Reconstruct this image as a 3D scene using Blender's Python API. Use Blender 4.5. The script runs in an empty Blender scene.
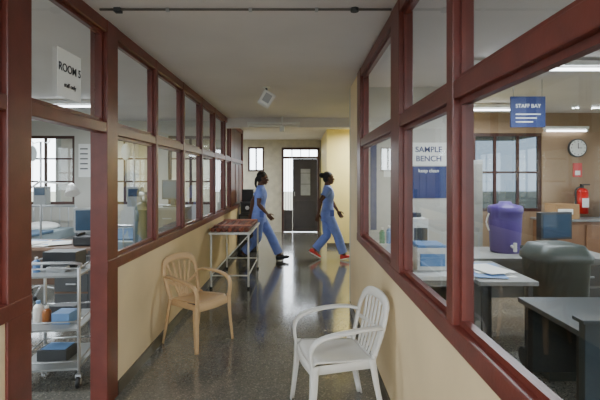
import bpy, bmesh, math, random
from mathutils import Vector, Matrix, Euler
random.seed(7)
S=bpy.context.scene
V=Vector
# ---------------------------------------------------------------- materials
def lin(c):
    return tuple(((x/255)/12.92 if x/255<=0.04045 else (((x/255)+0.055)/1.055)**2.4) for x in c)
MATS={}
def mat(name,rgb,rough=0.6,metal=0.0,var=0.12,scale=6.0,bump=0.0,emit=0.0,spec=0.5,coat=0.0):
    if name in MATS: return MATS[name]
    m=bpy.data.materials.new(name); m.use_nodes=True
    nt=m.node_tree; b=nt.nodes['Principled BSDF']
    c=lin(rgb)
    tc=nt.nodes.new('ShaderNodeTexCoord'); nz=nt.nodes.new('ShaderNodeTexNoise')
    nz.inputs['Scale'].default_value=scale; nz.inputs['Detail'].default_value=5
    nt.links.new(tc.outputs['Object'],nz.inputs['Vector'])
    rp=nt.nodes.new('ShaderNodeValToRGB')
    rp.color_ramp.elements[0].position=0.3; rp.color_ramp.elements[1].position=0.7
    rp.color_ramp.elements[0].color=tuple(x*(1-var) for x in c)+(1,)
    rp.color_ramp.elements[1].color=tuple(min(1,x*(1+var)) for x in c)+(1,)
    nt.links.new(nz.outputs['Fac'],rp.inputs['Fac'])
    nt.links.new(rp.outputs['Color'],b.inputs['Base Color'])
    b.inputs['Roughness'].default_value=rough; b.inputs['Metallic'].default_value=metal
    b.inputs['Specular IOR Level'].default_value=spec
    b.inputs['Coat Weight'].default_value=coat
    if bump>0:
        bp=nt.nodes.new('ShaderNodeBump'); bp.inputs['Strength'].default_value=bump; bp.inputs['Distance'].default_value=0.01
        nz2=nt.nodes.new('ShaderNodeTexNoise'); nz2.inputs['Scale'].default_value=scale*8
        nt.links.new(tc.outputs['Object'],nz2.inputs['Vector'])
        nt.links.new(nz2.outputs['Fac'],bp.inputs['Height']); nt.links.new(bp.outputs['Normal'],b.inputs['Normal'])
    if emit>0:
        b.inputs['Emission Color'].default_value=c+(1,); b.inputs['Emission Strength'].default_value=emit
    MATS[name]=m; return m

def floor_mat():
    m=bpy.data.materials.new('terrazzo'); m.use_nodes=True; nt=m.node_tree; b=nt.nodes['Principled BSDF']
    tc=nt.nodes.new('ShaderNodeTexCoord')
    vo=nt.nodes.new('ShaderNodeTexVoronoi'); vo.inputs['Scale'].default_value=110
    nt.links.new(tc.outputs['Object'],vo.inputs['Vector'])
    hs=nt.nodes.new('ShaderNodeSeparateColor'); nt.links.new(vo.outputs['Color'],hs.inputs['Color'])
    rp=nt.nodes.new('ShaderNodeValToRGB'); rp.color_ramp.interpolation='CONSTANT'
    e=rp.color_ramp.elements; e[0].position=0; e[0].color=lin((100,99,93))+(1,)
    e[1].position=0.45; e[1].color=lin((112,110,102))+(1,)
    x=e.new(0.75); x.color=lin((88,88,84))+(1,)
    x=e.new(0.92); x.color=lin((138,134,124))+(1,)
    nt.links.new(hs.outputs['Red'],rp.inputs['Fac'])
    nz=nt.nodes.new('ShaderNodeTexNoise'); nz.inputs['Scale'].default_value=1.3; nz.inputs['Detail'].default_value=6
    nt.links.new(tc.outputs['Object'],nz.inputs['Vector'])
    mr=nt.nodes.new('ShaderNodeMapRange'); mr.inputs['To Min'].default_value=0.75; mr.inputs['To Max'].default_value=1.2
    nt.links.new(nz.outputs['Fac'],mr.inputs['Value'])
    mx=nt.nodes.new('ShaderNodeMix'); mx.data_type='RGBA'; mx.blend_type='MULTIPLY'; mx.inputs['Factor'].default_value=1
    nt.links.new(rp.outputs['Color'],mx.inputs['A']); nt.links.new(mr.outputs['Result'],mx.inputs['B'])
    nt.links.new(mx.outputs['Result'],b.inputs['Base Color'])
    m2=nt.nodes.new('ShaderNodeMapRange'); m2.inputs['To Min'].default_value=0.10; m2.inputs['To Max'].default_value=0.22
    nt.links.new(nz.outputs['Fac'],m2.inputs['Value']); nt.links.new(m2.outputs['Result'],b.inputs['Roughness'])
    b.inputs['Specular IOR Level'].default_value=0.8
    b.inputs['Coat Weight'].default_value=0.5; b.inputs['Coat Roughness'].default_value=0.09
    return m
def glass_mat(name='window_glass',tint=(0.90,0.93,0.93,1)):
    m=bpy.data.materials.new(name); m.use_nodes=True; nt=m.node_tree; nt.nodes.clear()
    o=nt.nodes.new('ShaderNodeOutputMaterial'); t=nt.nodes.new('ShaderNodeBsdfTransparent'); g=nt.nodes.new('ShaderNodeBsdfGlossy')
    t.inputs['Color'].default_value=tint; g.inputs['Roughness'].default_value=0.02
    lw=nt.nodes.new('ShaderNodeLayerWeight'); lw.inputs['Blend'].default_value=0.5
    p=nt.nodes.new('ShaderNodeMath'); p.operation='POWER'; p.inputs[1].default_value=4.0
    q=nt.nodes.new('ShaderNodeMath'); q.operation='MULTIPLY_ADD'; q.inputs[1].default_value=0.6; q.inputs[2].default_value=0.06
    x=nt.nodes.new('ShaderNodeMixShader')
    nt.links.new(lw.outputs['Facing'],p.inputs[0]); nt.links.new(p.outputs[0],q.inputs[0])
    nt.links.new(q.outputs[0],x.inputs['Fac']); nt.links.new(t.outputs['BSDF'],x.inputs[1]); nt.links.new(g.outputs['BSDF'],x.inputs[2])
    nt.links.new(x.outputs['Shader'],o.inputs['Surface'])
    return m
FLOOR=floor_mat(); GLASS=glass_mat(); GLASSD=glass_mat('dim_view_glass',(0.07,0.085,0.10,1))  # GLASSD's dark tint stands in for dim light beyond the pane
CREAM=mat('cream_wall_paint',(226,203,162),0.55,var=0.05,scale=2.5,bump=0.05)
YEL=mat('yellow_wall_paint',(236,216,140),0.6,var=0.05,scale=2)
RWALL=mat('room_wall_paint',(190,188,180),0.7,var=0.05,scale=2)
TAN=mat('tan_wall_paint',(150,124,98),0.7,var=0.1,scale=2)
CEIL=mat('ceiling_paint',(220,214,212),0.8,var=0.05,scale=1.2,bump=0.05)
RED=mat('red_oxide_wood',(102,46,37),0.36,var=0.18,scale=9,bump=0.05)
DWOOD=mat('dark_wood',(66,36,28),0.4,var=0.2,scale=8)
SKIRT=mat('skirting_paint',(86,80,70),0.4,var=0.15)
WHITEP=mat('white_plastic',(226,224,218),0.35,var=0.03)
BEIGEP=mat('beige_plastic',(200,166,124),0.38,var=0.05)
PAPER=mat('paper',(238,238,234),0.8,var=0.03)
INK=mat('ink',(35,35,45),0.7)
BLUEP=mat('blue_poster',(40,56,108),0.6)
STEEL=mat('steel',(180,182,185),0.3,metal=0.9,var=0.05)
WPAINT=mat('white_enamel',(225,226,224),0.4,var=0.03)
GPAINT=mat('grey_enamel',(138,142,142),0.4,var=0.06)
BLACK=mat('black_plastic',(28,29,32),0.45)
DGREY=mat('dark_grey',(62,64,66),0.5)
TUBE=mat('lit_tube',(245,250,255),0.5,var=0.0,emit=9)
SCRUB=mat('scrubs_cloth',(118,138,208),0.85,var=0.1,scale=14,bump=0.25)
SKIN=mat('brown_skin',(84,52,38),0.55,var=0.08)
HAIR=mat('black_hair',(20,16,15),0.6,var=0.3,scale=60,bump=0.4)
EYEW=mat('eye_white',(225,220,210),0.3,var=0.02)
LIP=mat('lips',(110,55,50),0.5)
RSHOE=mat('red_shoe',(205,52,48),0.5)
BSHOE=mat('black_shoe',(30,30,34),0.5)
TEAL=mat('dark_teal_laminate',(34,48,56),0.4,var=0.1)
PURP=mat('purple_plastic',(80,60,132),0.4,var=0.06)
BINM=mat('green_grey_plastic',(46,58,56),0.45,var=0.1)
EXT=mat('extinguisher_red',(200,35,30),0.3,var=0.04)
GREEN=mat('green_plastic',(60,130,90),0.45)
LBLUE=mat('light_blue',(110,150,200),0.6)
SCREEN=mat('screen',(40,60,80),0.15,emit=0.2)
BROWNC=mat('brown_bundle',(140,72,48),0.6,var=0.25,scale=14)
SHEET=mat('bed_sheet',(150,165,172),0.85,var=0.06,bump=0.3)
CARD=mat('cardboard',(168,130,90),0.8)

# ---------------------------------------------------------------- mesh builder
class MB:
    def __init__(s): s.bm=bmesh.new(); s.mats=[]
    def mi(s,m):
        if m not in s.mats: s.mats.append(m)
        return s.mats.index(m)
    def box(s,a,b,m,rot=None,piv=None,smooth=False):
        a=V(a);b=V(b); c=(a+b)/2; d=b-a
        M=Matrix.Translation(c)@Matrix.Diagonal((abs(d.x),abs(d.y),abs(d.z),1))
        if rot is not None:
            p=V(piv) if piv is not None else c
            M=Matrix.Translation(p)@rot.to_matrix().to_4x4()@Matrix.Translation(-p)@M
        r=bmesh.ops.create_cube(s.bm,size=1,matrix=M)
        s._m(r['verts'],m,smooth)
    def quad(s,pts,m):
        i=s.mi(m); f=s.bm.faces.new([s.bm.verts.new(p) for p in pts]); f.material_index=i
    def _m(s,vs,m,smooth):
        i=s.mi(m); fs=set()
        for v in vs:
            for f in v.link_faces: fs.add(f)
        for f in fs: f.material_index=i; f.smooth=smooth
    def cyl(s,p1,p2,r1,m,r2=None,seg=16,caps=True):
        p1=V(p1);p2=V(p2); r2=r1 if r2 is None else r2
        d=p2-p1; q=d.to_track_quat('Z','Y')
        M=Matrix.Translation((p1+p2)/2)@q.to_matrix().to_4x4()
        r=bmesh.ops.create_cone(s.bm,cap_ends=caps,segments=seg,radius1=r1,radius2=r2,depth=d.length,matrix=M)
        i=s.mi(m); fs=set(f for v in r['verts'] for f in v.link_faces)
        for f in fs: f.material_index=i; f.smooth=len(f.verts)==4
    def ell(s,c,rad,m,rot=None,seg=20):
        M=Matrix.Translation(V(c))
        if rot is not None: M=M@rot.to_4x4()
        M=M@Matrix.Diagonal((rad[0],rad[1],rad[2],1))
        r=bmesh.ops.create_uvsphere(s.bm,u_segments=seg,v_segments=max(8,seg//2+2),radius=1,matrix=M)
        s._m(r['verts'],m,True)
    def cap(s,p1,p2,r1,m,r2=None,seg=12):
        r2=r1 if r2 is None else r2
        s.cyl(p1,p2,r1,m,r2,seg); s.ell(p1,(r1,)*3,m,seg=seg); s.ell(p2,(r2,)*3,m,seg=seg)
    def chain(s,pts,rs,m,seg=12):
        for i in range(len(pts)-1): s.cap(pts[i],pts[i+1],rs[i],m,rs[i+1],seg)
    def rings(s,rings,m,closed_caps=True,smooth=True):
        i=s.mi(m); vv=[[s.bm.verts.new(p) for p in r] for r in rings]; n=len(vv[0]); fs=[]
        for a,b in zip(vv[:-1],vv[1:]):
            for k in range(n):
                fs.append(s.bm.faces.new((a[k],a[(k+1)%n],b[(k+1)%n],b[k])))
        if closed_caps:
            fs.append(s.bm.faces.new(list(reversed(vv[0])))); fs.append(s.bm.faces.new(vv[-1]))
        for f in fs: f.material_index=i; f.smooth=smooth
    def tube(s,pts,rads,m,side=(0,1,0),seg=16):
        R=[]; P=[V(p) for p in pts]
        for k,p in enumerate(P):
            t=(P[min(k+1,len(P)-1)]-P[max(k-1,0)]).normalized()
            sd=V(side); sd=(sd-t*sd.dot(t)).normalized(); n=t.cross(sd)
            a,b=rads[k]
            R.append([p+sd*(a*math.cos(2*math.pi*j/seg))+n*(b*math.sin(2*math.pi*j/seg)) for j in range(seg)])
        s.rings(R,m)
    def strip(s,pts,w,t,m,side=(1,0,0),sub=1):
        P=[V(p) for p in pts]
        if sub>1:
            Q=[];W=[];n=len(P)
            for i in range(n-1):
                p0=P[max(i-1,0)];p1=P[i];p2=P[i+1];p3=P[min(i+2,n-1)]
                for k in range(sub):
                    u=k/sub
                    Q.append(0.5*((2*p1)+(p2-p0)*u+(2*p0-5*p1+4*p2-p3)*u*u+(3*p1-p0-3*p2+p3)*u**3))
                    if isinstance(w,(list,tuple)): W.append(w[i]*(1-u)+w[i+1]*u)
            Q.append(P[-1])
            if isinstance(w,(list,tuple)): W.append(w[-1]); w=W
            P=Q
        R=[]
        for k,p in enumerate(P):
            d=(P[min(k+1,len(P)-1)]-P[max(k-1,0)]).normalized()
            sd=V(side); sd=(sd-d*sd.dot(d)).normalized(); n=d.cross(sd)
            ww=w[k] if isinstance(w,(list,tuple)) else w
            a=ww/2; b=t/2; c=min(a,b)*0.45
            R.append([p+sd*x+n*y for x,y in ((-a+c,-b),(a-c,-b),(a,-b+c),(a,b-c),(a-c,b),(-a+c,b),(-a,b-c),(-a,-b+c))])
        s.rings(R,m)
    def obj(s,name,loc=(0,0,0),rz=0.0,bevel=0.0,parent=None,remesh=0,smoothit=0,scale=None):
        bmesh.ops.recalc_face_normals(s.bm,faces=s.bm.faces)
        if scale is not None:
            for v in s.bm.verts: v.co=V((v.co.x*scale[0],v.co.y*scale[1],v.co.z*scale[2]))
        me=bpy.data.meshes.new(name); s.bm.to_mesh(me); s.bm.free()
        for m in s.mats: me.materials.append(m)
        o=bpy.data.objects.new(name,me); S.collection.objects.link(o)
        o.location=loc; o.rotation_euler=(0,0,rz)
        if remesh:
            r=o.modifiers.new('Remesh','REMESH'); r.mode='VOXEL'; r.voxel_size=remesh; r.use_smooth_shade=True
            if smoothit:
                q=o.modifiers.new('Smooth','SMOOTH'); q.iterations=smoothit; q.factor=0.5
        if bevel>0:
            b=o.modifiers.new('Bevel','BEVEL'); b.width=bevel; b.segments=2; b.limit_method='ANGLE'; b.angle_limit=math.radians(50)
        if parent: o.parent=parent
        return o
def empty(name,loc=(0,0,0),rz=0):
    e=bpy.data.objects.new(name,None); e.empty_display_size=0.1; S.collection.objects.link(e); e.location=loc; e.rotation_euler=(0,0,rz); return e
def text(name,txt,loc,size,m,rot=(math.pi/2,0,0),parent=None):
    c=bpy.data.curves.new(name,'FONT'); c.body=txt; c.size=size; c.align_x='CENTER'; c.align_y='CENTER'; c.extrude=0.0008; c.offset=size*0.012
    c.materials.append(m); o=bpy.data.objects.new(name,c); S.collection.objects.link(o); o.location=loc; o.rotation_euler=rot
    if parent: o.parent=parent
    return o
def simple_box(name,a,b,m,bevel=0.0):
    B=MB(); B.box(a,b,m); return B.obj(name,bevel=bevel)
def wall(name,axis,c0,c1,u0,u1,z0,z1,m,holes=()):
    us=sorted(set([u0,u1]+[h[0] for h in holes]+[h[1] for h in holes])); zs=sorted(set([z0,z1]+[max(z0,h[2]) for h in holes]+[min(z1,h[3]) for h in holes]))
    B=MB()
    for i in range(len(us)-1):
        for j in range(len(zs)-1):
            uc=(us[i]+us[i+1])/2; zc=(zs[j]+zs[j+1])/2
            if any(h[0]<uc<h[1] and h[2]<zc<h[3] for h in holes): continue
            if axis=='x': B.box((us[i],c0,zs[j]),(us[i+1],c1,zs[j+1]),m)
            else: B.box((c0,us[i],zs[j]),(c1,us[i+1],zs[j+1]),m)
    return B.obj(name)

H=2.52; XL=-1.26; XR=0.573
# ---------------------------------------------------------------- shell
simple_box('floor',(-6,-3.4,-0.1),(6,12.4,0),FLOOR)
simple_box('ceiling',(-6,-3.4,H),(6,12.4,H+0.1),CEIL)
simple_box('ground',(-40,-40,-0.35),(40,50,-0.15),mat('outside_ground',(120,118,100),0.9,var=0.2))
wall('wall_left','y',XL-0.1,XL,-3.2,9.7,0,0.88,CREAM,[(1.88,3.02,-1,3)])
wall('wall_right','y',XR,XR+0.1,-3.2,5.0,0,0.88,CREAM)
simple_box('wall_right_recess_front',(XR,5.0,0),(1.75,5.1,H),RWALL)
simple_box('wall_right_recess_side',(1.65,5.1,0),(1.75,9.4,H),YEL)
simple_box('wall_far_yellow',(XR,9.4,0),(1.75,9.5,H),YEL)
simple_box('wall_right_far',(XR,9.5,0),(XR+0.1,12,H),YEL)
wall('wall_back','x',-3.3,-3.2,-6,6,0,H,RWALL,[(-0.9,0.3,0.0,2.3),(-4.5,-2,0.9,2.3),(1.5,4.5,0.9,2.3)])
wall('wall_left_room_end','x',8.0,8.1,-5.6,XL-0.1,0,H,RWALL,[(-5.2,-4.1,1.0,2.25),(-3.75,-2.65,1.0,2.25),(-2.4,-1.6,1.0,2.25)])
wall('wall_left_room_side','y',-5.7,-5.6,-3.2,8.1,0,H,RWALL,[(0,1.6,0.95,2.25),(2.4,4.0,0.95,2.25),(4.8,6.4,0.95,2.25)])
wall('wall_right_room_end','x',7.0,7.1,1.75,5.7,0,H,TAN,[(2.75,3.85,0.95,2.2)])
wall('wall_right_room_side','y',5.7,5.8,-3.2,7.1,0,H,RWALL,[(0,1.6,0.95,2.25),(2.4,4.0,0.95,2.25),(4.8,6.4,0.95,2.25)])
wall('wall_far_end','x',12.0,12.1,-4.5,0.8,0,H,mat('far_wall_paint',(190,182,162),0.7),[(-0.50,0.53,-1,2.30),(-1.42,-0.98,1.65,2.32)])
simple_box('wall_far_left',(-4.5,8.1,0),(-4.4,12,H),RWALL)
simple_box('beam',(XL-0.1,7.6,2.36),(1.65,7.8,H),CEIL)
B=MB(); B.box((XL,-3.2,0),(XL+0.012,1.88,0.09),SKIRT); B.box((XL,3.03,0),(XL+0.012,9.7,0.09),SKIRT); B.obj('baseboard_left')
B=MB(); B.box((XR-0.012,-3.2,0),(XR,5.0,0.09),SKIRT); B.obj('baseboard_right')
B=MB(); B.box((XR,9.388,0),(1.65,9.4,0.09),SKIRT); B.obj('baseboard_far')

# frames ------------------------------------------------------
def glazed(name,x0,x1,posts,u0,u1,gaps=()):
    B=MB()
    for a,b in posts:
        full=any(abs(a-g[1])<0.01 or abs(b-g[0])<0.01 for g in gaps)
        if full: B.box((XL-0.1,a,0.0),(x1+0.004,b,H),RED)
        else: B.box((x0-0.004,a,0.88),(x1+0.004,b,H),RED)
    segs=[]; s=u0
    for g in gaps: segs.append((s,g[0])); s=g[1]
    segs.append((s,u1))
    for a,b in segs: B.box((x0-0.008,a,0.88),(x1+0.008,b,0.955),RED)
    B.box((x0,u0,1.785),(x1,u1,1.855),RED)
    B.box((x0,u0,2.44),(x1,u1,H),RED)
    return B.obj(name,bevel=0.005)
lposts=[(-3.2,-3.12),(-1.5,-1.42),(0.2,0.28),(1.88,2.05),(2.85,3.02),(3.82,3.88),(4.72,4.78),(5.62,5.68),(6.47,6.53),(7.37,7.43),(7.98,8.1),(9.6,9.7)]
glazed('trim_1',XL-0.065,XL+0.008,lposts,-3.2,9.7,[(2.05,2.85)])
rposts=[(-3.2,-3.12),(-1.2,-1.12),(0.2,0.28),(1.62,1.69),(2.5,2.73),(4.1,4.33)]
glazed('trim_2',XR-0.008,XR+0.065,rposts,-3.2,4.33)
simple_box('wall_right_stub',(XR,4.33,0.88),(XR+0.1,5.0,H),CREAM)
def panes(x,posts,start,gaps=()):
    n=start
    for (a,b),(c,d) in zip(posts[:-1],posts[1:]):
        if b>=8.0: continue
        for z0,z1 in ((0.955,1.785),(1.855,2.44)):
            if z0<1 and any(abs(b-g[0])<0.01 for g in gaps): continue
            B=MB(); w=0.022
            B.quad([(x,b,z0),(x,c,z0),(x,c,z1),(x,b,z1)],GLASS)
            for q in ((b,z0,b+w,z1),(c-w,z0,c,z1)): B.box((x-0.015,q[0],q[1]),(x+0.015,q[2],q[3]),RED)
            for q in ((z0,z0+w),(z1-w,z1)): B.box((x-0.015,b+w,q[0]),(x+0.015,c-w,q[1]),RED)
            B.obj('window_%d'%n); n+=1
    return n
n=panes(XL-0.03,lposts,1,[(2.05,2.85)])
n=panes(XR+0.03,rposts,n)
B=MB(); 
for i in range(3): B.box((XL-0.05,8.1+i*0.5,0.955),(XL-0.02,8.1+i*0.5+0.5,2.44),DWOOD); B.box((XL-0.02,8.14+i*0.5,1.0),(XL-0.005,8.1+i*0.5+0.46,1.75),RED)
B.obj('trim_3',bevel=0.004)
def outer_window(axis,c,u0,u1,z0,z1,nu,nz,m=DWOOD,t=0.05,gl=None):
    global n
    gl=gl or GLASS
    B=MB()
    def bx(a,b,za,zb,th=0.03):
        if axis=='x': B.box((a,c-th,za),(b,c+th,zb),m)
        else: B.box((c-th,a,za),(c+th,b,zb),m)
    bx(u0,u1,z0,z0+t);bx(u0,u1,z1-t,z1);bx(u0,u0+t,z0+t,z1-t);bx(u1-t,u1,z0+t,z1-t)
    for i in range(1,nu): u=u0+(u1-u0)*i/nu; bx(u-0.02,u+0.02,z0+t,z1-t,0.02)
    for i in range(1,nz): z=z0+(z1-z0)*i/nz; bx(u0+t,u1-t,z-0.015,z+0.015,0.019)
    if axis=='x': B.quad([(u0+t,c,z0+t),(u1-t,c,z0+t),(u1-t,c,z1-t),(u0+t,c,z1-t)],gl)
    else: B.quad([(c,u0+t,z0+t),(c,u1-t,z0+t),(c,u1-t,z1-t),(c,u0+t,z1-t)],gl)
    B.obj('window_%d'%n); n+=1
for a,b in ((-5.2,-4.1),(-3.75,-2.65),(-2.4,-1.6)): outer_window('x',8.05,a,b,1.0,2.25,2,3)
for a,b in ((0,1.6),(2.4,4.0),(4.8,6.4)):
    outer_window('y',-5.65,a,b,0.95,2.25,3,2); outer_window('y',5.75,a,b,0.95,2.25,3,2)
outer_window('x',7.05,2.75,3.85,0.95,2.2,3,2,DWOOD,gl=GLASSD)  # dimness of the view is put into the pane colour
outer_window('x',12.05,-1.42,-0.98,1.65,2.32,2,1)
outer_window('x',-3.25,-4.5,-2,0.9,2.3,3,2); outer_window('x',-3.25,1.5,4.5,0.9,2.3,3,2)
B=MB()
B.box((-0.50,11.96,0),(-0.44,12.1,2.30),DWOOD);B.box((0.47,11.96,0),(0.53,12.1,2.30),DWOOD)
B.box((-0.44,11.96,2.24),(0.47,12.1,2.30),DWOOD);B.box((-0.44,11.96,2.0),(0.47,12.1,2.06),DWOOD)
for x in (-0.22,0.02,0.25): B.box((x-0.012,12.0,2.06),(x+0.012,12.06,2.24),DWOOD)
B.obj('trim_4',bevel=0.004)
B=MB(); dm=mat('dark_door',(62,55,54),0.45)
B.box((-0.2,12.0,0.01),(0.468,12.04,1.995),dm)
B.box((-0.14,11.985,0.12),(0.41,12.0,0.85),mat('door_panel',(50,44,43),0.4)); 
B.box((0.02,11.985,1.0),(0.28,12.0,1.72),mat('door_vision',(150,152,150),0.5))
B.cyl((-0.15,11.96,0.98),(-0.15,11.96,1.1),0.012,STEEL); B.box((-0.165,11.96,1.0),(-0.135,12.0,1.02),STEEL)
for z in (0.93,1.3,1.6): B.box((-0.01,11.98,z),(0.31,11.984,z+0.012),dm)
B.obj('door_1',bevel=0.003)
B=MB()
for i in range(3): x=-0.39+i*0.07; B.cyl((x,12.02,0.6),(x,12.02,1.995),0.005,DGREY)
B.box((-0.438,12.0,0.01),(-0.205,12.04,0.6),dm)
B.obj('door_2')
# ceiling conduit + light fittings
B=MB(); B.cyl((XL+0.05,2.66,2.512),(XR-0.02,2.66,2.512),0.007,mat('conduit_grey',(110,105,100),0.5)); B.cyl((0.33,2.66,2.50),(0.33,2.66,2.52),0.025,DGREY); B.box((-1.12,2.64,2.495),(-1.08,2.68,2.52),DGREY)
for x in (-0.8,-0.3,0.1): B.box((x-0.01,2.65,2.5),(x+0.01,2.67,2.52),STEEL)
B.obj('ceiling_conduit')
B=MB(); r=Euler((0,math.radians(30),math.radians(10)))
c=(-0.38,4.98,2.38)
B.box((-0.45,4.92,2.30),(-0.31,5.04,2.46),WPAINT,rot=r,piv=c); B.box((-0.44,4.905,2.31),(-0.32,4.92,2.45),PAPER,rot=r,piv=c); B.box((-0.42,4.89,2.33),(-0.34,4.905,2.43),STEEL,rot=r,piv=c); B.cyl((-0.38,4.98,2.42),(-0.38,4.98,2.52),0.012,DGREY); B.cyl((-0.38,4.98,2.505),(-0.38,4.98,2.52),0.04,WPAINT)
B.obj('emergency_light',bevel=0.006)
B=MB(); B.cyl((-0.3,7.4,2.34),(-0.3,7.4,2.52),0.012,WPAINT); B.box((-0.34,7.36,2.26),(-0.26,7.44,2.36),WPAINT); B.obj('smoke_detector',bevel=0.01)
def tube_light(x,y,z,L=1.2,rz=0,power=30,lit=True,name='tube_light'):
    B=MB(); B.box((-L/2,-0.03,0),(L/2,0.03,0.04),WPAINT); B.cyl((-L/2+0.02,0,-0.03),(L/2-0.02,0,-0.03),0.014,TUBE if lit else WHITEP)
    for sx in (-1,1): B.box((sx*(L/2-0.02)-0.012,-0.015,-0.045),(sx*(L/2-0.02)+0.012,0.015,0.0),WPAINT)
    o=B.obj(name,loc=(x,y,z),rz=rz)
    if power>0:
        l=bpy.data.lights.new('tube_lamp','AREA'); l.shape='RECTANGLE'; l.size=L; l.size_y=0.08; l.energy=power; l.color=(0.88,0.95,1)
        lo=bpy.data.objects.new('lamp',l); S.collection.objects.link(lo); lo.parent=o; lo.location=(0,0,-0.05)
    return o
tube_light(-0.45,7.52,2.40,L=0.9,power=0,lit=False)
for p in ((-3.3,3.0),(-3.0,5.8),(-3.5,0.5)): tube_light(p[0],p[1],2.46,power=62)
for p in ((2.05,3.8),(2.6,6.1),(3.4,1.2)): tube_light(p[0],p[1],2.46,power=52)
tube_light(4.2,6.95,2.26,L=0.7,power=0)
tube_light(-0.35,-0.9,2.46,power=85)  # unseen tube behind the camera, added to brighten the corridor
tube_light(-0.35,-2.4,2.46,power=80)  # second unseen tube, added as fill for the corridor
tube_light(1.3,8.6,2.46,L=0.6,rz=math.pi/2,power=60)
tube_light(-2.6,10.4,2.46,power=150)

# ---------------------------------------------------------------- monobloc chairs
def chair(name,loc,rz,m,style,scale=(1,1,1)):
    B=MB()
    nx,ny=14,14; top=[]
    for j in range(ny+1):
        row=[]
        for i in range(nx+1):
            u=i/nx*2-1; v=j/ny*2-1
            hw=0.235-0.025*(v+1)/2
            cor=1-0.06*abs(v)**6
            x=u*hw*cor; y=v*0.235
            z=0.425+0.018*u*u-0.014*(1-u*u)*(1-v*v)-0.012*v
            if v<-0.8: z-=(abs(v)-0.8)**2*0.9
            row.append(V((x,y,z)))
        top.append(row)
    bm=B.bm; i0=B.mi(m)
    tv=[[bm.verts.new(p) for p in r] for r in top]; bv=[[bm.verts.new(p-V((0,0,0.012))) for p in r] for r in top]
    fs=[]
    for j in range(ny):
        for i in range(nx):
            fs.append(bm.faces.new((tv[j][i],tv[j][i+1],tv[j+1][i+1],tv[j+1][i])))
            fs.append(bm.faces.new((bv[j][i],bv[j+1][i],bv[j+1][i+1],bv[j][i+1])))
    edge=[(0,i) for i in range(nx)]+[(j,nx) for j in range(ny)]+[(ny,i) for i in range(nx,0,-1)]+[(j,0) for j in range(ny,0,-1)]
    for k in range(len(edge)):
        a=edge[k]; b=edge[(k+1)%len(edge)]
        fs.append(bm.faces.new((tv[a[0]][a[1]],bv[a[0]][a[1]],bv[b[0]][b[1]],tv[b[0]][b[1]])))
    for f in fs: f.smooth=True; f.material_index=i0
    for sx in (-1,1):
        B.strip([(sx*0.235,-0.23,0.40),(sx*0.232,0,0.405),(sx*0.21,0.22,0.40)],0.055,0.012,m,side=(0,0,1),sub=4)
    B.strip([(-0.235,-0.235,0.395),(0,-0.25,0.39),(0.235,-0.235,0.395)],0.06,0.012,m,side=(0,0,1),sub=5)
    B.strip([(-0.21,0.225,0.40),(0,0.235,0.40),(0.21,0.225,0.40)],0.055,0.012,m,side=(0,0,1),sub=5)
    for sx in (-1,1):
        B.strip([(sx*0.235,0.275,0.64),(sx*0.275,0.19,0.655),(sx*0.295,0.03,0.650),(sx*0.29,-0.12,0.63),(sx*0.275,-0.215,0.595),(sx*0.26,-0.25,0.53),(sx*0.247,-0.242,0.43)],
                [0.045,0.055,0.06,0.062,0.058,0.05,0.055],0.018,m,side=(1,0,0),sub=6)
        B.strip([(sx*0.245,-0.242,0.46),(sx*0.255,-0.25,0.25),(sx*0.275,-0.275,0.0)],[0.06,0.048,0.032],0.012,m,side=(1,0,0),sub=4)
        B.strip([(sx*0.268,-0.222,0.44),(sx*0.274,-0.232,0.25),(sx*0.288,-0.262,0.0)],[0.05,0.040,0.030],0.012,m,side=(0,1,0),sub=4)
        B.strip([(sx*0.212,0.215,0.46),(sx*0.23,0.245,0.25),(sx*0.25,0.30,0.0)],[0.055,0.045,0.032],0.012,m,side=(1,0,0),sub=4)
        B.strip([(sx*0.236,0.195,0.44),(sx*0.25,0.228,0.25),(sx*0.264,0.286,0.0)],[0.045,0.036,0.030],0.012,m,side=(0,1,0),sub=4)
    hoop=[(-0.205,0.215,0.42),(-0.235,0.26,0.58),(-0.235,0.295,0.70),(-0.175,0.325,0.785),(0,0.335,0.81),(0.175,0.325,0.785),(0.235,0.295,0.70),(0.235,0.26,0.58),(0.205,0.215,0.42)]
    R=[]
    P=[V(p) for p in hoop]; Q=[]
    for i in range(len(P)-1):
        p0=P[max(i-1,0)];p1=P[i];p2=P[i+1];p3=P[min(i+2,len(P)-1)]
        for k in range(6):
            u=k/6; Q.append(0.5*((2*p1)+(p2-p0)*u+(2*p0-5*p1+4*p2-p3)*u*u+(3*p1-p0-3*p2+p3)*u**3))
    Q.append(P[-1])
    nb=V((0,0.94,-0.33))
    for k,p in enumerate(Q):
        d=(Q[min(k+1,len(Q)-1)]-Q[max(k-1,0)]).normalized(); sd=d.cross(nb).normalized(); a=0.024; b=0.010
        if 14<k<len(Q)-15: a=0.032
        R.append([p+sd*x+nb*y for x,y in ((-a+.004,-b),(a-.004,-b),(a,-b+.004),(a,b-.004),(a-.004,b),(-a+.004,b),(-a,b-.004),(-a,-b+.004))])
    B.rings(R,m)
    if style==0:
        for i in range(6):
            x=-0.15+i*0.06
            B.strip([(x*0.85,0.232,0.425),(x,0.275+0.01,0.60),(x*1.05,0.322,0.775)],[0.03,0.036,0.034],0.009,m,side=(1,0,0),sub=4)
        B.strip([(-0.23,0.268,0.60),(0,0.29,0.60),(0.23,0.268,0.60)],0.03,0.009,m,side=(0,0,1),sub=4)
    else:
        for i in range(5):
            x=-0.16+i*0.08
            B.strip([(x*0.35,0.232,0.425),(x*0.7,0.28,0.58),(x*1.1,0.322,0.76)],[0.034,0.026,0.03],0.009,m,side=(1,0,0),sub=4)
        B.strip([(-0.225,0.265,0.60),(0,0.275,0.52),(0.225,0.265,0.60)],0.035,0.009,m,side=(0,0,1),sub=6)
    return B.obj(name,loc=loc,rz=rz,scale=scale)
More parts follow.
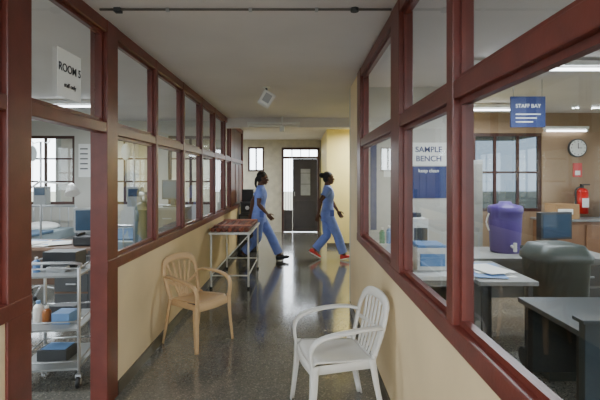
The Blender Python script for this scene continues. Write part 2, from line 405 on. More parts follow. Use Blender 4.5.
chair('plastic_armchair',(0.222,2.80,0),math.radians(-77),WHITEP,0,(0.86,0.86,0.92))
chair('plastic_armchair.001',(-0.93,4.02,0),math.radians(57),BEIGEP,1,(0.80,0.80,0.93))

# ---------------------------------------------------------------- corridor table
B=MB()
x0,x1,y0,y1=-1.22,-0.66,5.86,7.2; z=0.76
B.box((x0,y0,z-0.03),(x1,y1,z),WPAINT)
for x in (x0+0.03,x1-0.03):
    for y in (y0+0.03,y1-0.03): B.cyl((x,y,0),(x,y,z-0.03),0.014,WPAINT); B.cyl((x,y,0),(x,y,0.03),0.02,BLACK)
    B.cyl((x,y0+0.03,0.18),(x,y1-0.03,0.18),0.01,WPAINT)
for y in (y0+0.03,y1-0.03): B.cyl((x0+0.03,y,0.18),(x1-0.03,y,0.18),0.01,WPAINT); 
B.cyl((x0+0.03,y0+0.03,0.18),(x1-0.03,y0+0.03,0.72),0.008,WPAINT)
B.obj('metal_table',bevel=0.003)
B=MB()
for i in range(7):
    x=x0+0.05+i*0.076
    B.strip([(x,y0+0.03,z+0.03),(x+0.01,y0+0.6,z+0.045),(x,y1-0.04,z+0.03)],0.06,0.05,BROWNC if i%2 else mat('bundle2',(110,58,44),0.6,var=0.25),side=(1,0,0),sub=4)
for y in (y0+0.25,y1-0.3): B.box((x0+0.02,y,z+0.055),(x1-0.02,y+0.05,z+0.075),mat('pink_band',(190,130,110),0.7))
B.obj('wooden_splint_bundle',bevel=0.003)
B=MB(); B.box((-1.22,8.75,0.0),(-0.87,9.25,0.75),BLACK); B.box((-1.2,8.735,0.4),(-0.89,8.75,0.73),DGREY); B.box((-1.2,8.735,0.04),(-0.89,8.75,0.37),DGREY); B.box((-1.1,8.72,0.6),(-1.0,8.735,0.62),STEEL); B.box((-1.1,8.72,0.25),(-1.0,8.735,0.27),STEEL)
B.obj('storage_cabinet',bevel=0.005)
B=MB(); B.box((-1.2,8.85,0.751),(-0.92,9.2,1.0),DGREY); B.box((-1.18,8.84,0.8),(-0.94,8.85,0.97),BLACK); B.box((-1.17,8.9,1.0),(-0.95,9.15,1.25),BLACK); B.cyl((-1.06,8.84,0.88),(-1.06,8.835,0.88),0.04,STEEL); B.obj('equipment_case',bevel=0.01)

# ---------------------------------------------------------------- people
def hand(B,w,d,nrm,side,m,curl=0.5,s=1.0):
    w=V(w);d=V(d).normalized();nrm=V(nrm);nrm=(nrm-d*nrm.dot(d)).normalized();sd=V(side);sd=(sd-d*sd.dot(d)-nrm*sd.dot(nrm)).normalized()
    rot=Matrix((sd,d,nrm)).transposed()
    B.ell(w+d*0.045*s,(0.038*s,0.054*s,0.016*s),m,rot=rot,seg=16)
    B.ell(w+d*0.065*s,(0.038*s,0.03*s,0.014*s),m,rot=rot,seg=16)
    for k,(o,L) in enumerate(((0.029,0.070),(0.010,0.078),(-0.009,0.072),(-0.027,0.056))):
        p=w+d*0.08*s+sd*o*s; dirv=d+sd*o*2.2; a=0.0; pts=[p]
        for seg,f in enumerate((0.45,0.32,0.23)):
            a+=curl*(0.55 if seg else 0.35)
            q=pts[-1]+(dirv.normalized()*math.cos(a)+nrm*math.sin(a))*L*f*s; pts.append(q)
        B.chain(pts,[0.0088*s,0.0082*s,0.0074*s,0.0066*s],m,seg=8)
    p=w+d*0.022*s+sd*0.026*s
    e1=(d*0.6+sd*0.75+nrm*0.3).normalized(); e2=(d*0.9+sd*0.3+nrm*0.4).normalized()
    B.chain([p,p+e1*0.034*s,p+e1*0.034*s+e2*0.03*s,p+e1*0.034*s+e2*0.052*s],[0.013*s,0.0105*s,0.009*s,0.0075*s],m,seg=8)

def person(name,loc,rz,J,shoe,hairstyle):
    E=empty(name,loc,rz)
    lean=J['lean']
    def up(z,dx=0): return V((dx+lean*(z-0.84),0,z))
    B=MB()
    zs=[(0.70,0.165,0.125,0.0),(0.76,0.170,0.128,0.0),(0.84,0.168,0.122,0),(0.93,0.150,0.108,0.003),(1.02,0.138,0.098,0.006),(1.10,0.148,0.106,0.01),(1.17,0.158,0.115,0.014),(1.24,0.168,0.105,0.008),(1.295,0.165,0.085,0),(1.335,0.11,0.065,0),(1.355,0.068,0.056,0)]
    R=[]
    for zz,w,dp,dx in zs:
        c=up(zz,dx); R.append([c+V((dp*math.cos(2*math.pi*k/28),w*math.sin(2*math.pi*k/28),0)) for k in range(28)])
    B.rings(R,SCRUB)
    for sd in ('L','R'):
        sg=1 if sd=='L' else -1
        sh=up(1.285)+V((0,sg*0.165,0)); el=V(J['elbow'+sd])
        mid=sh.lerp(el,0.62)
        B.tube([sh+V((0,-sg*0.05,0.012)),sh+V((0,sg*0.01,0)),sh.lerp(el,0.3),mid],[(0.058,0.058),(0.064,0.062),(0.06,0.058),(0.066,0.062)],SCRUB,side=(1,0,0))
        hp=V((lean*-0.02,sg*0.085,0.80)); kn=V(J['knee'+sd]); an=V(J['ankle'+sd])
        end=an+(kn-an)*0.07
        B.tube([hp+V((0,0,0.06)),hp,hp.lerp(kn,0.35),hp.lerp(kn,0.75),kn,kn.lerp(an,0.3),kn.lerp(an,0.65),end],
               [(0.085,0.10),(0.092,0.112),(0.086,0.098),(0.078,0.086),(0.075,0.08),(0.075,0.084),(0.072,0.079),(0.072,0.079)],SCRUB)
    B.obj('scrubs',parent=E,remesh=0.009,smoothit=4)
    B=MB()
    nk=up(1.33); hd=V(J['head'])
    B.tube([up(1.22),nk+V((-0.005,0,0)),nk.lerp(hd,0.4)+V((-0.012,0,0)),hd+V((-0.025,0,-0.03))],[(0.10,0.07),(0.062,0.055),(0.05,0.052),(0.05,0.055)],SKIN)
    hr=Euler((0,J.get('nod',0),J.get('turn',0))).to_matrix()
    def hp_(v): return hd+hr@V(v)
    B.ell(hp_((-0.012,0,0.028)),(0.093,0.073,0.086),SKIN,rot=hr,seg=28)
    B.ell(hp_((0.022,0,-0.04)),(0.062,0.056,0.068),SKIN,rot=hr,seg=24)
    B.ell(hp_((0.055,0,-0.088)),(0.022,0.024,0.018),SKIN,rot=hr)
    B.chain([hp_((0.080,0,0.012)),hp_((0.096,0,-0.022))],[0.009,0.013],SKIN)
    for sg in (-1,1):
        B.ell(hp_((0.090,sg*0.011,-0.027)),(0.010,0.008,0.008),SKIN)
        B.ell(hp_((0.06,sg*0.038,-0.02)),(0.024,0.02,0.02),SKIN)
        B.ell(hp_((0.073,sg*0.028,0.025)),(0.014,0.022,0.008),SKIN,rot=hr)
        B.ell(hp_((-0.012,sg*0.074,-0.005)),(0.018,0.008,0.03),SKIN,rot=hr)
    B.ell(hp_((0.080,0,-0.055)),(0.012,0.022,0.007),SKIN,rot=hr); B.ell(hp_((0.078,0,-0.066)),(0.012,0.019,0.007),SKIN,rot=hr)
    for sd in ('L','R'):
        sg=1 if sd=='L' else -1
        sh=up(1.285)+V((0,sg*0.165,0)); el=V(J['elbow'+sd]); wr=V(J['wrist'+sd])
        B.tube([up(1.25),sh,sh.lerp(el,0.4),sh.lerp(el,0.85),el,el.lerp(wr,0.25),el.lerp(wr,0.7),wr,wr.lerp(el,-0.08)],
               [(0.05,0.05),(0.048,0.048),(0.043,0.045),(0.037,0.038),(0.036,0.037),(0.038,0.040),(0.028,0.031),(0.021,0.026),(0.02,0.028)],SKIN,side=(1,0,0))
        d=(wr-el).normalized()+V(J.get('hd'+sd,(0.0,0,0)))
        hand(B,wr,d,(0,-sg,0),(0.9,0,0.4),SKIN,curl=0.6,s=1.0)
        kn=V(J['knee'+sd]); an=V(J['ankle'+sd])
        hp=V((0,sg*0.085,0.80))
        B.tube([up(0.95),hp,hp.lerp(kn,0.5),kn,kn.lerp(an,0.35),an,an+V((0.01,0,-0.03))],[(0.07,0.08),(0.07,0.08),(0.062,0.07),(0.05,0.053),(0.047,0.056),(0.033,0.036),(0.034,0.04)],SKIN)
    B.tube([up(0.78),up(0.95),up(1.1),up(1.27)],[(0.13,0.09),(0.11,0.08),(0.12,0.085),(0.13,0.07)],SKIN)
    B.obj('body',parent=E,remesh=0.0052,smoothit=2)
    B=MB()
    for sg in (-1,1):
        B.ell(hp_((0.074,sg*0.029,0.008)),(0.010,0.013,0.009),EYEW,rot=hr); B.ell(hp_((0.0825,sg*0.030,0.008)),(0.003,0.005,0.005),INK)
        B.strip([hp_((0.084,sg*0.012,0.032)),hp_((0.083,sg*0.03,0.037)),hp_((0.070,sg*0.046,0.033))],0.005,0.004,HAIR,side=(0,0,1),sub=3)
    B.ell(hp_((0.086,0,-0.056)),(0.008,0.019,0.005),LIP,rot=hr); B.ell(hp_((0.084,0,-0.065)),(0.009,0.017,0.0055),LIP,rot=hr)
    B.obj('face_features',parent=E)
    B=MB()
    B.ell(hp_((-0.028,0,0.044)),(0.093,0.082,0.086),HAIR,rot=hr,seg=24)
    B.ell(hp_((-0.05,0,0.0)),(0.064,0.072,0.08),HAIR,rot=hr,seg=24)
    if hairstyle=='bun':
        B.ell(hp_((-0.125,0,0.055)),(0.05,0.052,0.05),HAIR,rot=hr); B.ell(hp_((-0.1,0,0.05)),(0.05,0.035,0.035),HAIR,rot=hr)
    else:
        for k in (-0.03,-0.01,0.012,0.032):
            B.chain([hp_((-0.09,k,0.03)),hp_((-0.12,k,-0.03)),hp_((-0.12,k*1.2,-0.11)),hp_((-0.10,k*1.2,-0.17))],[0.024,0.024,0.02,0.012],HAIR,seg=8)
    B.obj('hair',parent=E,remesh=0.006,smoothit=2)
    for sd in ('L','R'):
        an=V(J['ankle'+sd]); a=J['foot'+sd]
        rm=Euler((0,a,0)).to_matrix()
        B=MB()
        def f(v): return an+rm@V(v)
        prof=[(-0.075,0.022,0.022,-0.05),(-0.065,0.032,0.04,-0.042),(-0.02,0.036,0.05,-0.035),(0.03,0.038,0.040,-0.045),(0.08,0.043,0.03,-0.055),(0.13,0.042,0.024,-0.060),(0.165,0.026,0.016,-0.066)]
        R=[]
        for x,w,h,z in prof:
            ring=[]
            for k in range(16):
                t=2*math.pi*k/16; zz=z+h*math.sin(t); zz=max(zz,-0.075)
                ring.append(f((x,w*math.cos(t),zz)))
            R.append(ring)
        B.rings(R,shoe)
        R=[]
        for x,w,h,z in prof:
            R.append([f((x,-w*1.03,-0.085)),f((x,w*1.03,-0.085)),f((x,w*1.03,-0.068)),f((x,-w*1.03,-0.068))])
        B.rings(R,WHITEP if shoe==RSHOE else shoe,smooth=False)
        B.obj('shoe_'+sd.lower(),parent=E)
    B=MB(); c=up(0.86); B.box(c+V((0.03,-0.176,-0.06)),c+V((0.10,-0.168,0.05)),mat('scrubs_seam',(88,104,176),0.85)); B.obj('pocket',parent=E,bevel=0.003)
    return E
J1=dict(lean=0.07,head=(0.075,0,1.475),nod=0.12,
 elbowL=(-0.13,0.21,1.07),wristL=(-0.17,0.23,0.83),elbowR=(0.02,-0.235,1.03),wristR=(0.17,-0.22,0.86),
 kneeR=(-0.02,-0.085,0.43),ankleR=(-0.27,-0.085,0.165),footR=0.5,
 kneeL=(0.20,0.085,0.46),ankleL=(0.36,0.085,0.105),footL=-0.22)
J2=dict(lean=0.0,head=(0.025,0,1.475),nod=0.0,
 elbowL=(0.10,0.22,1.06),wristL=(0.22,0.2,0.86),elbowR=(-0.15,-0.235,1.08),wristR=(-0.19,-0.22,0.85),
 kneeL=(-0.0,0.085,0.43),ankleL=(-0.23,0.085,0.165),footL=0.5,
 kneeR=(0.17,-0.085,0.45),ankleR=(0.28,-0.085,0.105),footR=-0.22)
person('nurse',(-0.73,7.8,0.0),0.0,J1,BSHOE,'braids')
person('nurse.001',(0.50,8.0,0.0),math.radians(3),J2,RSHOE,'bun')

# ---------------------------------------------------------------- signs
E=empty('paper_sign',(XL-0.018,2.44,2.06)); B=MB(); B.box((0,-0.125,-0.13),(0.002,0.125,0.13),PAPER); B.obj('sheet',parent=E)
text('lettering','ROOM 5',(0.004,0,0.03),0.062,INK,rot=(math.pi/2,0,math.pi/2),parent=E); text('lettering_2','staff only',(0.004,0,-0.06),0.035,INK,rot=(math.pi/2,0,math.pi/2),parent=E)
def poster(name,loc,w,h,m,lines,tm,ts,ry=0):
    E=empty(name,loc,ry); B=MB(); B.box((-w/2,-0.004,-h/2),(w/2,0,h/2),m); B.obj('sheet',parent=E)
    for i,l in enumerate(lines): text('lettering_%d'%(i+1),l,(0,-0.006,h/2-ts*0.9-i*ts*1.15),ts,tm,parent=E)
    return E
poster('wall_poster',(1.46,4.995,1.76),0.40,0.26,PAPER,['SAMPLE','BENCH'],BLUEP,0.09)
poster('blue_notice',(1.46,4.995,1.44),0.40,0.36,BLUEP,['keep clean'],PAPER,0.055)
B=MB(); B.box((0.80,4.99,0.9),(0.87,5.0,1.9),BLUEP); B.box((0.95,4.99,1.5),(1.13,5.0,1.78),PAPER); B.obj('wall_notice')
E=empty('hanging_sign',(2.38,4.6,2.17)); B=MB(); B.box((-0.18,-0.01,-0.15),(0.18,0.01,0.17),BLUEP); B.cyl((-0.15,0,0.17),(-0.15,0,0.35),0.004,STEEL); B.cyl((0.15,0,0.17),(0.15,0,0.35),0.004,STEEL); B.obj('board',parent=E)
text('lettering','STAFF BAY',(0,-0.012,0.07),0.055,PAPER,parent=E); B=MB(); 
for i in range(3): B.box((-0.13,-0.012,-0.02-i*0.04),(0.13-0.04*i,-0.0101,-0.01-i*0.04),PAPER)
B.obj('dummy_lines',parent=E)
B=MB(); B.box((-4.02,7.985,1.5),(-3.80,8.0,2.1),PAPER); 
for i in range(5): B.box((-3.99,7.98,2.0-i*0.09),(-3.85,7.985,2.02-i*0.09),INK)
B.obj('notice_sheet')

# ---------------------------------------------------------------- left room
def desk(name,x0,x1,y0,y1,z,m,legm,drawers=True):
    B=MB(); B.box((x0,y0,z-0.03),(x1,y1,z),m)
    for x in (x0+0.03,x1-0.06):
        for y in (y0+0.03,y1-0.06): B.box((x,y,0),(x+0.035,y+0.035,z-0.03),legm)
    B.box((x0+0.06,y1-0.05,0.3),(x1-0.06,y1-0.035,z-0.03),m)
    if drawers:
        B.box((x1-0.42,y0+0.07,0.12),(x1-0.065,y1-0.07,z-0.03),m)
        for k in range(3): B.box((x1-0.41,y0+0.055,0.15+k*(z-0.2)/3),(x1-0.075,y0+0.07,0.13+(k+1)*(z-0.2)/3),legm); B.box((x1-0.29,y0+0.04,0.22+k*(z-0.2)/3),(x1-0.19,y0+0.055,0.235+k*(z-0.2)/3),STEEL)
    return B.obj(name,bevel=0.003)
LAM=mat('grey_laminate',(130,130,128),0.5)
DLAM=mat('brown_laminate',(112,88,72),0.5)
desk('work_desk',-3.3,-2.05,4.35,4.95,0.80,DLAM,DGREY)
B=MB()
for i in range(9):
    x=-2.98+random.random()*0.65; y=4.40+random.random()*0.12; B.box((x,y,0.801+i*0.002),(x+0.21,y+0.28,0.802+i*0.002+0.001),[PAPER,LBLUE,PAPER][i%3],rot=Euler((0,0,random.uniform(-.5,.5))))
B.obj('paper_stack')
def screen_unit(name,x,y,z,w,h,body,rz=0):
    B=MB(); B.box((-w/2,-0.03,0.10),(w/2,0.03,0.10+h),body); B.box((-w/2+0.02,-0.034,0.12),(w/2-0.02,-0.03,0.08+h),SCREEN)
    B.box((-0.03,-0.01,0.01),(0.03,0.03,0.12),body); B.box((-0.11,-0.08,0),(0.11,0.08,0.015),body)
    return B.obj(name,loc=(x,y,z),rz=rz,bevel=0.006)
screen_unit('patient_monitor',-2.3,4.80,0.801,0.30,0.26,GPAINT,0.2)
B=MB(); B.box((-2.30,4.45,0.801),(-2.08,4.62,0.90),BLACK); B.box((-2.28,4.46,0.90),(-2.24,4.61,0.93),BLACK); B.obj('telephone',bevel=0.012)
def trolley(name,loc,rz):
    B=MB(); w,d=0.42,0.50
    for z in (0.80,0.42,0.14):
        B.box((-w/2,-d/2,z-0.015),(w/2,d/2,z),GPAINT)
        for a,b in (((-w/2,-d/2),(w/2,-d/2)),((w/2,-d/2),(w/2,d/2)),((w/2,d/2),(-w/2,d/2)),((-w/2,d/2),(-w/2,-d/2))):
            B.cyl((a[0],a[1],z+0.05),(b[0],b[1],z+0.05),0.006,STEEL)
    for x in (-w/2,w/2):
        for y in (-d/2,d/2):
            B.cyl((x,y,0.10),(x,y,0.86),0.012,STEEL); B.cyl((x-0.012,y,0.045),(x+0.012,y,0.045),0.045,BLACK,seg=20); B.cyl((x-0.016,y,0.045),(x+0.016,y,0.045),0.02,STEEL); B.box((x-0.02,y-0.02,0.075),(x+0.02,y+0.02,0.10),STEEL)
    B.strip([(-w/2,-d/2,0.86),(-w/2,-d/2-0.07,0.9),(w/2,-d/2-0.07,0.9),(w/2,-d/2,0.86)],0.02,0.02,STEEL,side=(0,0,1),sub=4)
    return B.obj(name,loc=loc,rz=rz,bevel=0.002)
trolley('medical_trolley',(-1.82,3.35,0),0.15)
def bottle(B,x,y,z,r,h,m,capm):
    B.cyl((x,y,z),(x,y,z+h*0.7),r,m); B.cyl((x,y,z+h*0.7),(x,y,z+h*0.85),r,m,r2=r*0.4); B.cyl((x,y,z+h*0.85),(x,y,z+h),r*0.45,capm)
B=MB()
bottle(B,-1.94,3.24,0.80,0.025,0.11,LBLUE,WHITEP)
B.box((-1.95,3.33,0.801),(-1.70,3.5,0.93),BLACK); B.box((-1.86,3.22,0.801),(-1.72,3.29,0.84),STEEL)
B.obj('bottle_group',bevel=0.002)
B=MB(); bottle(B,-1.95,3.28,0.42,0.035,0.16,WHITEP,LBLUE); bottle(B,-1.87,3.25,0.42,0.03,0.13,mat('amber',(150,90,40),0.3),WHITEP); B.box((-1.82,3.22,0.421),(-1.69,3.36,0.50),LBLUE); B.box((-1.94,3.4,0.421),(-1.74,3.5,0.5),DGREY)
B.obj('supply_box_group',bevel=0.003)
B=MB(); B.box((-1.94,3.24,0.141),(-1.72,3.42,0.22),DGREY); B.box((-1.92,3.26,0.22),(-1.74,3.40,0.225),LBLUE); B.obj('instrument_tray',bevel=0.01)
def drip_stand(name,x,y):
    B=MB(); B.cyl((x,y,0.1),(x,y,1.95),0.012,STEEL)
    for k in range(5):
        a=k*2*math.pi/5; B.cyl((x,y,0.12),(x+0.28*math.cos(a),y+0.28*math.sin(a),0.06),0.011,STEEL); B.ell((x+0.28*math.cos(a),y+0.28*math.sin(a),0.028),(0.028,0.014,0.028),BLACK)
    B.strip([(x-0.12,y,1.98),(x-0.09,y,1.93),(x,y,1.95),(x+0.09,y,1.93),(x+0.12,y,1.98)],0.008,0.008,STEEL,sub=3,side=(0,1,0))
    B.ell((x-0.1,y,1.8),(0.055,0.02,0.1),mat('drip_bag',(215,225,228),0.2)); B.cyl((x-0.1,y,1.88),(x-0.1,y,1.95),0.005,STEEL); B.cyl((x-0.1,y,1.45),(x-0.1,y,1.72),0.003,WHITEP)
    B.box((x-0.06,y-0.06,1.15),(x+0.1,y+0.05,1.38),GPAINT); B.box((x-0.045,y-0.064,1.27),(x+0.085,y-0.06,1.36),SCREEN)
    return B.obj(name,bevel=0.002)
drip_stand('drip_stand',-1.98,5.25); drip_stand('drip_stand.001',-3.3,5.6)
B=MB(); B.cyl((-1.68,4.75,0.0),(-1.68,4.75,1.15),0.1,mat('oxygen_green',(44,62,54),0.4),seg=24); B.ell((-1.68,4.75,1.15),(0.1,0.1,0.09),MATS['oxygen_green']); B.cyl((-1.68,4.75,1.22),(-1.68,4.75,1.32),0.025,STEEL); B.cyl((-1.73,4.75,1.31),(-1.63,4.75,1.31),0.03,STEEL); B.obj('oxygen_cylinder')
B=MB(); B.cyl((-3.15,4.85,0.8),(-3.15,4.85,0.83),0.07,WPAINT); B.cyl((-3.15,4.85,0.8),(-3.15,4.85,1.25),0.012,WPAINT); B.cyl((-3.15,4.85,1.25),(-2.85,4.82,1.45),0.01,WPAINT); B.cyl((-2.85,4.82,1.45),(-2.5,4.8,1.42),0.01,WPAINT); B.cyl((-2.5,4.8,1.42),(-2.46,4.76,1.32),0.03,WPAINT,r2=0.08,caps=True); B.obj('examination_lamp')
def bed(name,x,y,rz):
    B=MB(); B.box((-0.45,-1,0.42),(0.45,1,0.5),GPAINT); B.box((-0.43,-0.97,0.5),(0.43,0.97,0.64),SHEET); B.ell((0,0.75,0.68),(0.28,0.18,0.08),PAPER); B.box((-0.44,-0.9,0.63),(0.44,0.3,0.67),mat('blanket',(84,108,132),0.85))
    for yy,h in ((-1,0.85),(1,1.0)):
        for xx in (-0.43,0.43): B.cyl((xx,yy,0.06),(xx,yy,h),0.018,STEEL); B.cyl((xx-0.01,yy,0.05),(xx+0.01,yy,0.05),0.05,BLACK)
        B.cyl((-0.43,yy,h),(0.43,yy,h),0.018,STEEL)
        for k in range(5): B.cyl((-0.3+k*0.15,yy,0.5),(-0.3+k*0.15,yy,h),0.008,STEEL)
    return B.obj(name,loc=(x,y,0),rz=rz,bevel=0.015)
bed('hospital_bed',-2.5,6.85,0); bed('hospital_bed.001',-4.3,6.6,0); 
screen_unit('patient_monitor.001',-1.70,5.9,1.101,0.3,0.26,DGREY,-0.2)
B=MB(); B.box((-1.92,5.72,0.08),(-1.5,6.1,1.1),GPAINT)
for k in range(4): B.box((-1.91,5.705,0.12+k*0.245),(-1.51,5.72,0.34+k*0.245),LAM); B.box((-1.78,5.69,0.22+k*0.245),(-1.66,5.705,0.235+k*0.245),STEEL)
for x in (-1.89,-1.53):
    for y in (5.75,6.07): B.cyl((x,y,0),(x,y,0.08),0.02,BLACK)
B.obj('drawer_cart',bevel=0.005)

# ---------------------------------------------------------------- right room
desk('reception_desk',1.36,2.5,2.15,2.75,0.75,TEAL,BLACK)
B=MB(); B.box((1.36,2.10,0.05),(2.5,2.148,0.80),TEAL); B.box((1.34,2.08,0.80),(2.52,2.17,0.82),TEAL); B.obj('desk_front_panel',bevel=0.004)
desk('office_desk',1.45,2.75,3.78,4.42,0.80,LAM,DGREY)
desk('side_table',1.22,1.62,2.98,3.72,0.79,LAM,DGREY,drawers=False)
B=MB()
for i in range(8):
    x=1.25+random.random()*0.08; y=3.04+random.random()*0.32; B.box((x,y,0.791+i*0.003),(x+0.22,y+0.28,0.793+i*0.003),[PAPER,PAPER,LBLUE][i%3],rot=Euler((0,0,random.uniform(-.3,.3))))
B.obj('document_pile')
screen_unit('computer_monitor',2.45,4.24,0.801,0.36,0.26,BLACK,0.25)
B=MB()
B.rings([[V((w*math.cos(2*math.pi*k/32),w*math.sin(2*math.pi*k/32),zz)) for k in range(32)] for w,zz in ((0.125,0.0),(0.132,0.02),(0.145,0.30),(0.148,0.36),(0.155,0.37),(0.155,0.41),(0.145,0.43),(0.06,0.45),(0.05,0.47))],PURP)
B.cyl((0,-0.13,0.07),(0,-0.20,0.07),0.015,WHITEP); B.box((-0.012,-0.205,0.03),(0.012,-0.18,0.11),WHITEP); B.strip([(-0.15,0,0.36),(-0.175,0,0.28),(-0.15,0,0.2)],0.02,0.01,WHITEP,side=(0,1,0),sub=3)
B.obj('water_dispenser',loc=(1.92,4.12,0.801))
def rr(cx,cy,w,d,z,seg=32):
    return [V((cx+w*abs(math.cos(t))**0.5*math.copysign(1,math.cos(t)),cy+d*abs(math.sin(t))**0.5*math.copysign(1,math.sin(t)),z)) for t in [2*math.pi*k/seg+0.01 for k in range(seg)]]
B=MB(); bx,by=1.96,3.38
B.rings([rr(bx,by,0.16,0.15,0.06),rr(bx,by,0.17,0.16,0.1),rr(bx,by,0.20,0.19,0.86),rr(bx,by,0.22,0.205,0.87),rr(bx,by,0.22,0.205,0.91),rr(bx,by,0.205,0.19,0.93),rr(bx,by,0.17,0.16,0.985),rr(bx,by,0.1,0.09,1.0)],BINM)
B.cyl((bx-0.18,by+0.14,0.07),(bx-0.13,by+0.14,0.07),0.07,BLACK); B.cyl((bx+0.13,by+0.14,0.07),(bx+0.18,by+0.14,0.07),0.07,BLACK); B.box((bx-0.13,by-0.15,0.0),(bx+0.13,by-0.05,0.07),BINM)
B.cyl((bx-0.16,by+0.21,0.93),(bx+0.16,by+0.21,0.93),0.014,BINM)
B.obj('wheeled_waste_bin')
def office_chair(name,x,y,rz):
    B=MB()
    for k in range(5):
        a=k*2*math.pi/5; e=V((0.28*math.cos(a),0.28*math.sin(a),0.07)); B.chain([(0,0,0.11),e],[0.025,0.018],BLACK,seg=8); B.ell(e+V((0,0,-0.04)),(0.03,0.03,0.03),BLACK)
    B.cyl((0,0,0.1),(0,0,0.42),0.025,STEEL); B.rings([rr(0,0,0.2,0.2,0.42),rr(0,0,0.24,0.24,0.44),rr(0,0,0.24,0.24,0.48),rr(0,0,0.2,0.2,0.51)],DGREY)
    B.strip([(0,0.2,0.44),(0,0.29,0.5),(0,0.29,0.7)],0.05,0.02,BLACK,sub=4)
    B.strip([(0,0.24,0.62),(0,0.27,0.8),(0,0.27,0.98)],[0.36,0.42,0.34],0.06,DGREY,sub=5)
    return B.obj(name,loc=(x,y,0),rz=rz)
office_chair('office_chair',2.95,3.3,2.6)
B=MB(); B.box((0.75,3.0,0.0),(1.15,4.6,0.80),LAM); B.box((0.72,2.97,0.80),(1.18,4.63,0.83),WPAINT)
for k in range(3): B.box((1.15,3.05+k*0.52,0.08),(1.165,3.52+k*0.52,0.76),WPAINT); B.box((0.8,2.985,0.1),(1.1,3.0,0.76),WPAINT)
B.obj('base_cabinet',bevel=0.004)
B=MB(); B.box((0.84,3.15,0.831),(1.06,3.4,0.99),WPAINT); B.box((0.86,3.144,0.86),(1.04,3.15,0.95),LBLUE); B.box((0.85,3.16,0.99),(1.05,3.39,1.01),LBLUE); B.obj('supply_carton',bevel=0.005)
B=MB(); B.box((1.0,3.9,0.831),(1.14,4.25,1.13),WPAINT); B.box((1.01,3.89,0.87),(1.13,3.9,1.05),DGREY); B.cyl((1.07,4.07,1.13),(1.07,4.07,1.17),0.05,DGREY); B.obj('centrifuge',bevel=0.015)
B=MB()
for i,c in enumerate((GREEN,LBLUE,EXT,WHITEP)): bottle(B,0.83+0.07*i,4.45,0.831,0.028,0.16+0.02*(i%2),c,WHITEP)
B.obj('bottle_group.001')
B=MB(); B.cyl((4.40,7.0,1.96),(4.40,6.965,1.96),0.145,DGREY,seg=40); B.cyl((4.40,6.966,1.96),(4.40,6.96,1.96),0.128,PAPER,seg=40)
for k in range(12): a=k*math.pi/6; B.box((4.4+0.108*math.sin(a)-0.006,6.956,1.96+0.108*math.cos(a)-0.006),(4.4+0.108*math.sin(a)+0.006,6.96,1.96+0.108*math.cos(a)+0.006),INK)
B.box((4.396,6.954,1.95),(4.404,6.958,2.04),INK); B.box((4.40,6.954,1.956),(4.46,6.958,1.964),INK); B.obj('wall_clock')
B=MB(); ex,ey,ez=4.41,6.88,0.93
B.cyl((ex,ey,ez),(ex,ey,ez+0.34),0.085,EXT,seg=24); B.ell((ex,ey,ez+0.34),(0.085,0.085,0.06),EXT); B.cyl((ex,ey,ez+0.38),(ex,ey,ez+0.44),0.025,BLACK); B.box((ex-0.02,ey-0.02,ez+0.44),(ex+0.11,ey+0.02,ez+0.46),BLACK); B.strip([(ex-0.02,ey,ez+0.42),(ex-0.11,ey-0.02,ez+0.36),(ex-0.11,ey-0.02,ez+0.12)],0.022,0.022,BLACK,side=(0,1,0),sub=5); B.box((ex-0.05,ey-0.088,ez+0.1),(ex+0.05,ey-0.08,ez+0.24),PAPER); B.box((ex-0.03,6.96,ez+0.15),(ex+0.03,7.0,ez+0.25),STEEL)
B.obj('fire_extinguisher')
B=MB(); B.box((4.34,6.99,1.5),(4.48,7.0,1.72),EXT); B.box((4.37,6.985,1.53),(4.45,6.99,1.6),PAPER); B.obj('safety_sign')
B=MB(); B.box((3.6,6.4,0),(5.2,6.8,0.85),mat('brown_cabinet',(120,85,60),0.6)); B.box((3.57,6.37,0.85),(5.23,6.83,0.88),LAM)
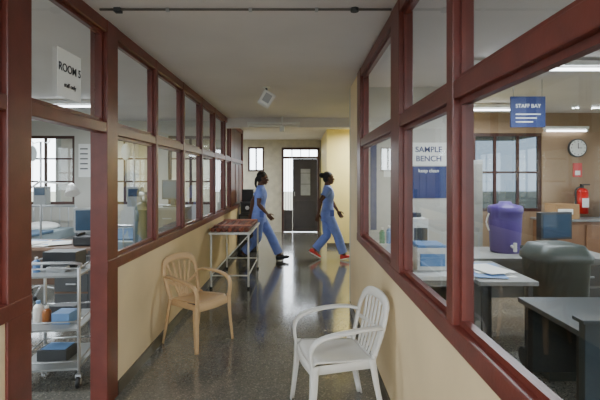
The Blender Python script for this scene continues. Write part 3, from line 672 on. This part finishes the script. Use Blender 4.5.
for k in range(3): B.box((3.64+k*0.52,6.385,0.08),(4.12+k*0.52,6.4,0.8),mat('cabinet_door',(135,98,70),0.6))
B.obj('sideboard',bevel=0.004)
B=MB(); B.box((3.75,6.45,0.881),(4.1,6.75,1.1),CARD); B.box((3.78,6.44,0.95),(4.0,6.45,1.03),PAPER); B.box((4.6,6.48,0.881),(5.0,6.75,1.15),LBLUE); B.obj('storage_box_group',bevel=0.005)
B=MB(); B.box((2.2,6.5,0),(2.7,6.9,1.75),GPAINT); B.box((2.21,6.485,0.05),(2.445,6.5,1.7),LAM); B.box((2.455,6.485,0.05),(2.69,6.5,1.7),LAM); B.box((2.42,6.47,0.9),(2.435,6.485,1.02),STEEL); B.box((2.465,6.47,0.9),(2.48,6.485,1.02),STEEL); B.obj('filing_cabinet',bevel=0.005)

# ---------------------------------------------------------------- world, lights
w=bpy.data.worlds.new('World'); S.world=w; w.use_nodes=True
nt=w.node_tree; bg=nt.nodes['Background']; bg.inputs['Color'].default_value=(0.86,0.93,1.0,1); bg.inputs['Strength'].default_value=9
def portal(loc,rot,sx,sy):
    l=bpy.data.lights.new('portal','AREA'); l.shape='RECTANGLE'; l.size=sx; l.size_y=sy; l.cycles.is_portal=True
    o=bpy.data.objects.new('daylight_portal',l); S.collection.objects.link(o); o.location=loc; o.rotation_euler=rot
for y in (0.8,3.2,5.6):
    portal((-5.75,y,1.6),(0,math.radians(-90),0),1.3,1.6); portal((5.85,y,1.6),(0,math.radians(90),0),1.3,1.6)
portal((-3.4,8.2,1.6),(math.radians(-90),0,0),3.6,1.25)
portal((3.3,7.2,1.5),(math.radians(-90),0,0),1.1,1.5)
portal((0.0,12.2,1.2),(math.radians(-90),0,0),1.2,2.3)
portal((0.0,-3.4,1.4),(math.radians(90),0,0),9,2.3)

cd=bpy.data.cameras.new('Camera'); cam=bpy.data.objects.new('Camera',cd); S.collection.objects.link(cam)
cam.location=(0,0,1.5); cam.rotation_euler=(math.radians(90),0,0)
cd.sensor_width=36; cd.lens=26.4; cd.shift_y=-23/600; cd.clip_start=0.05
S.camera=cam
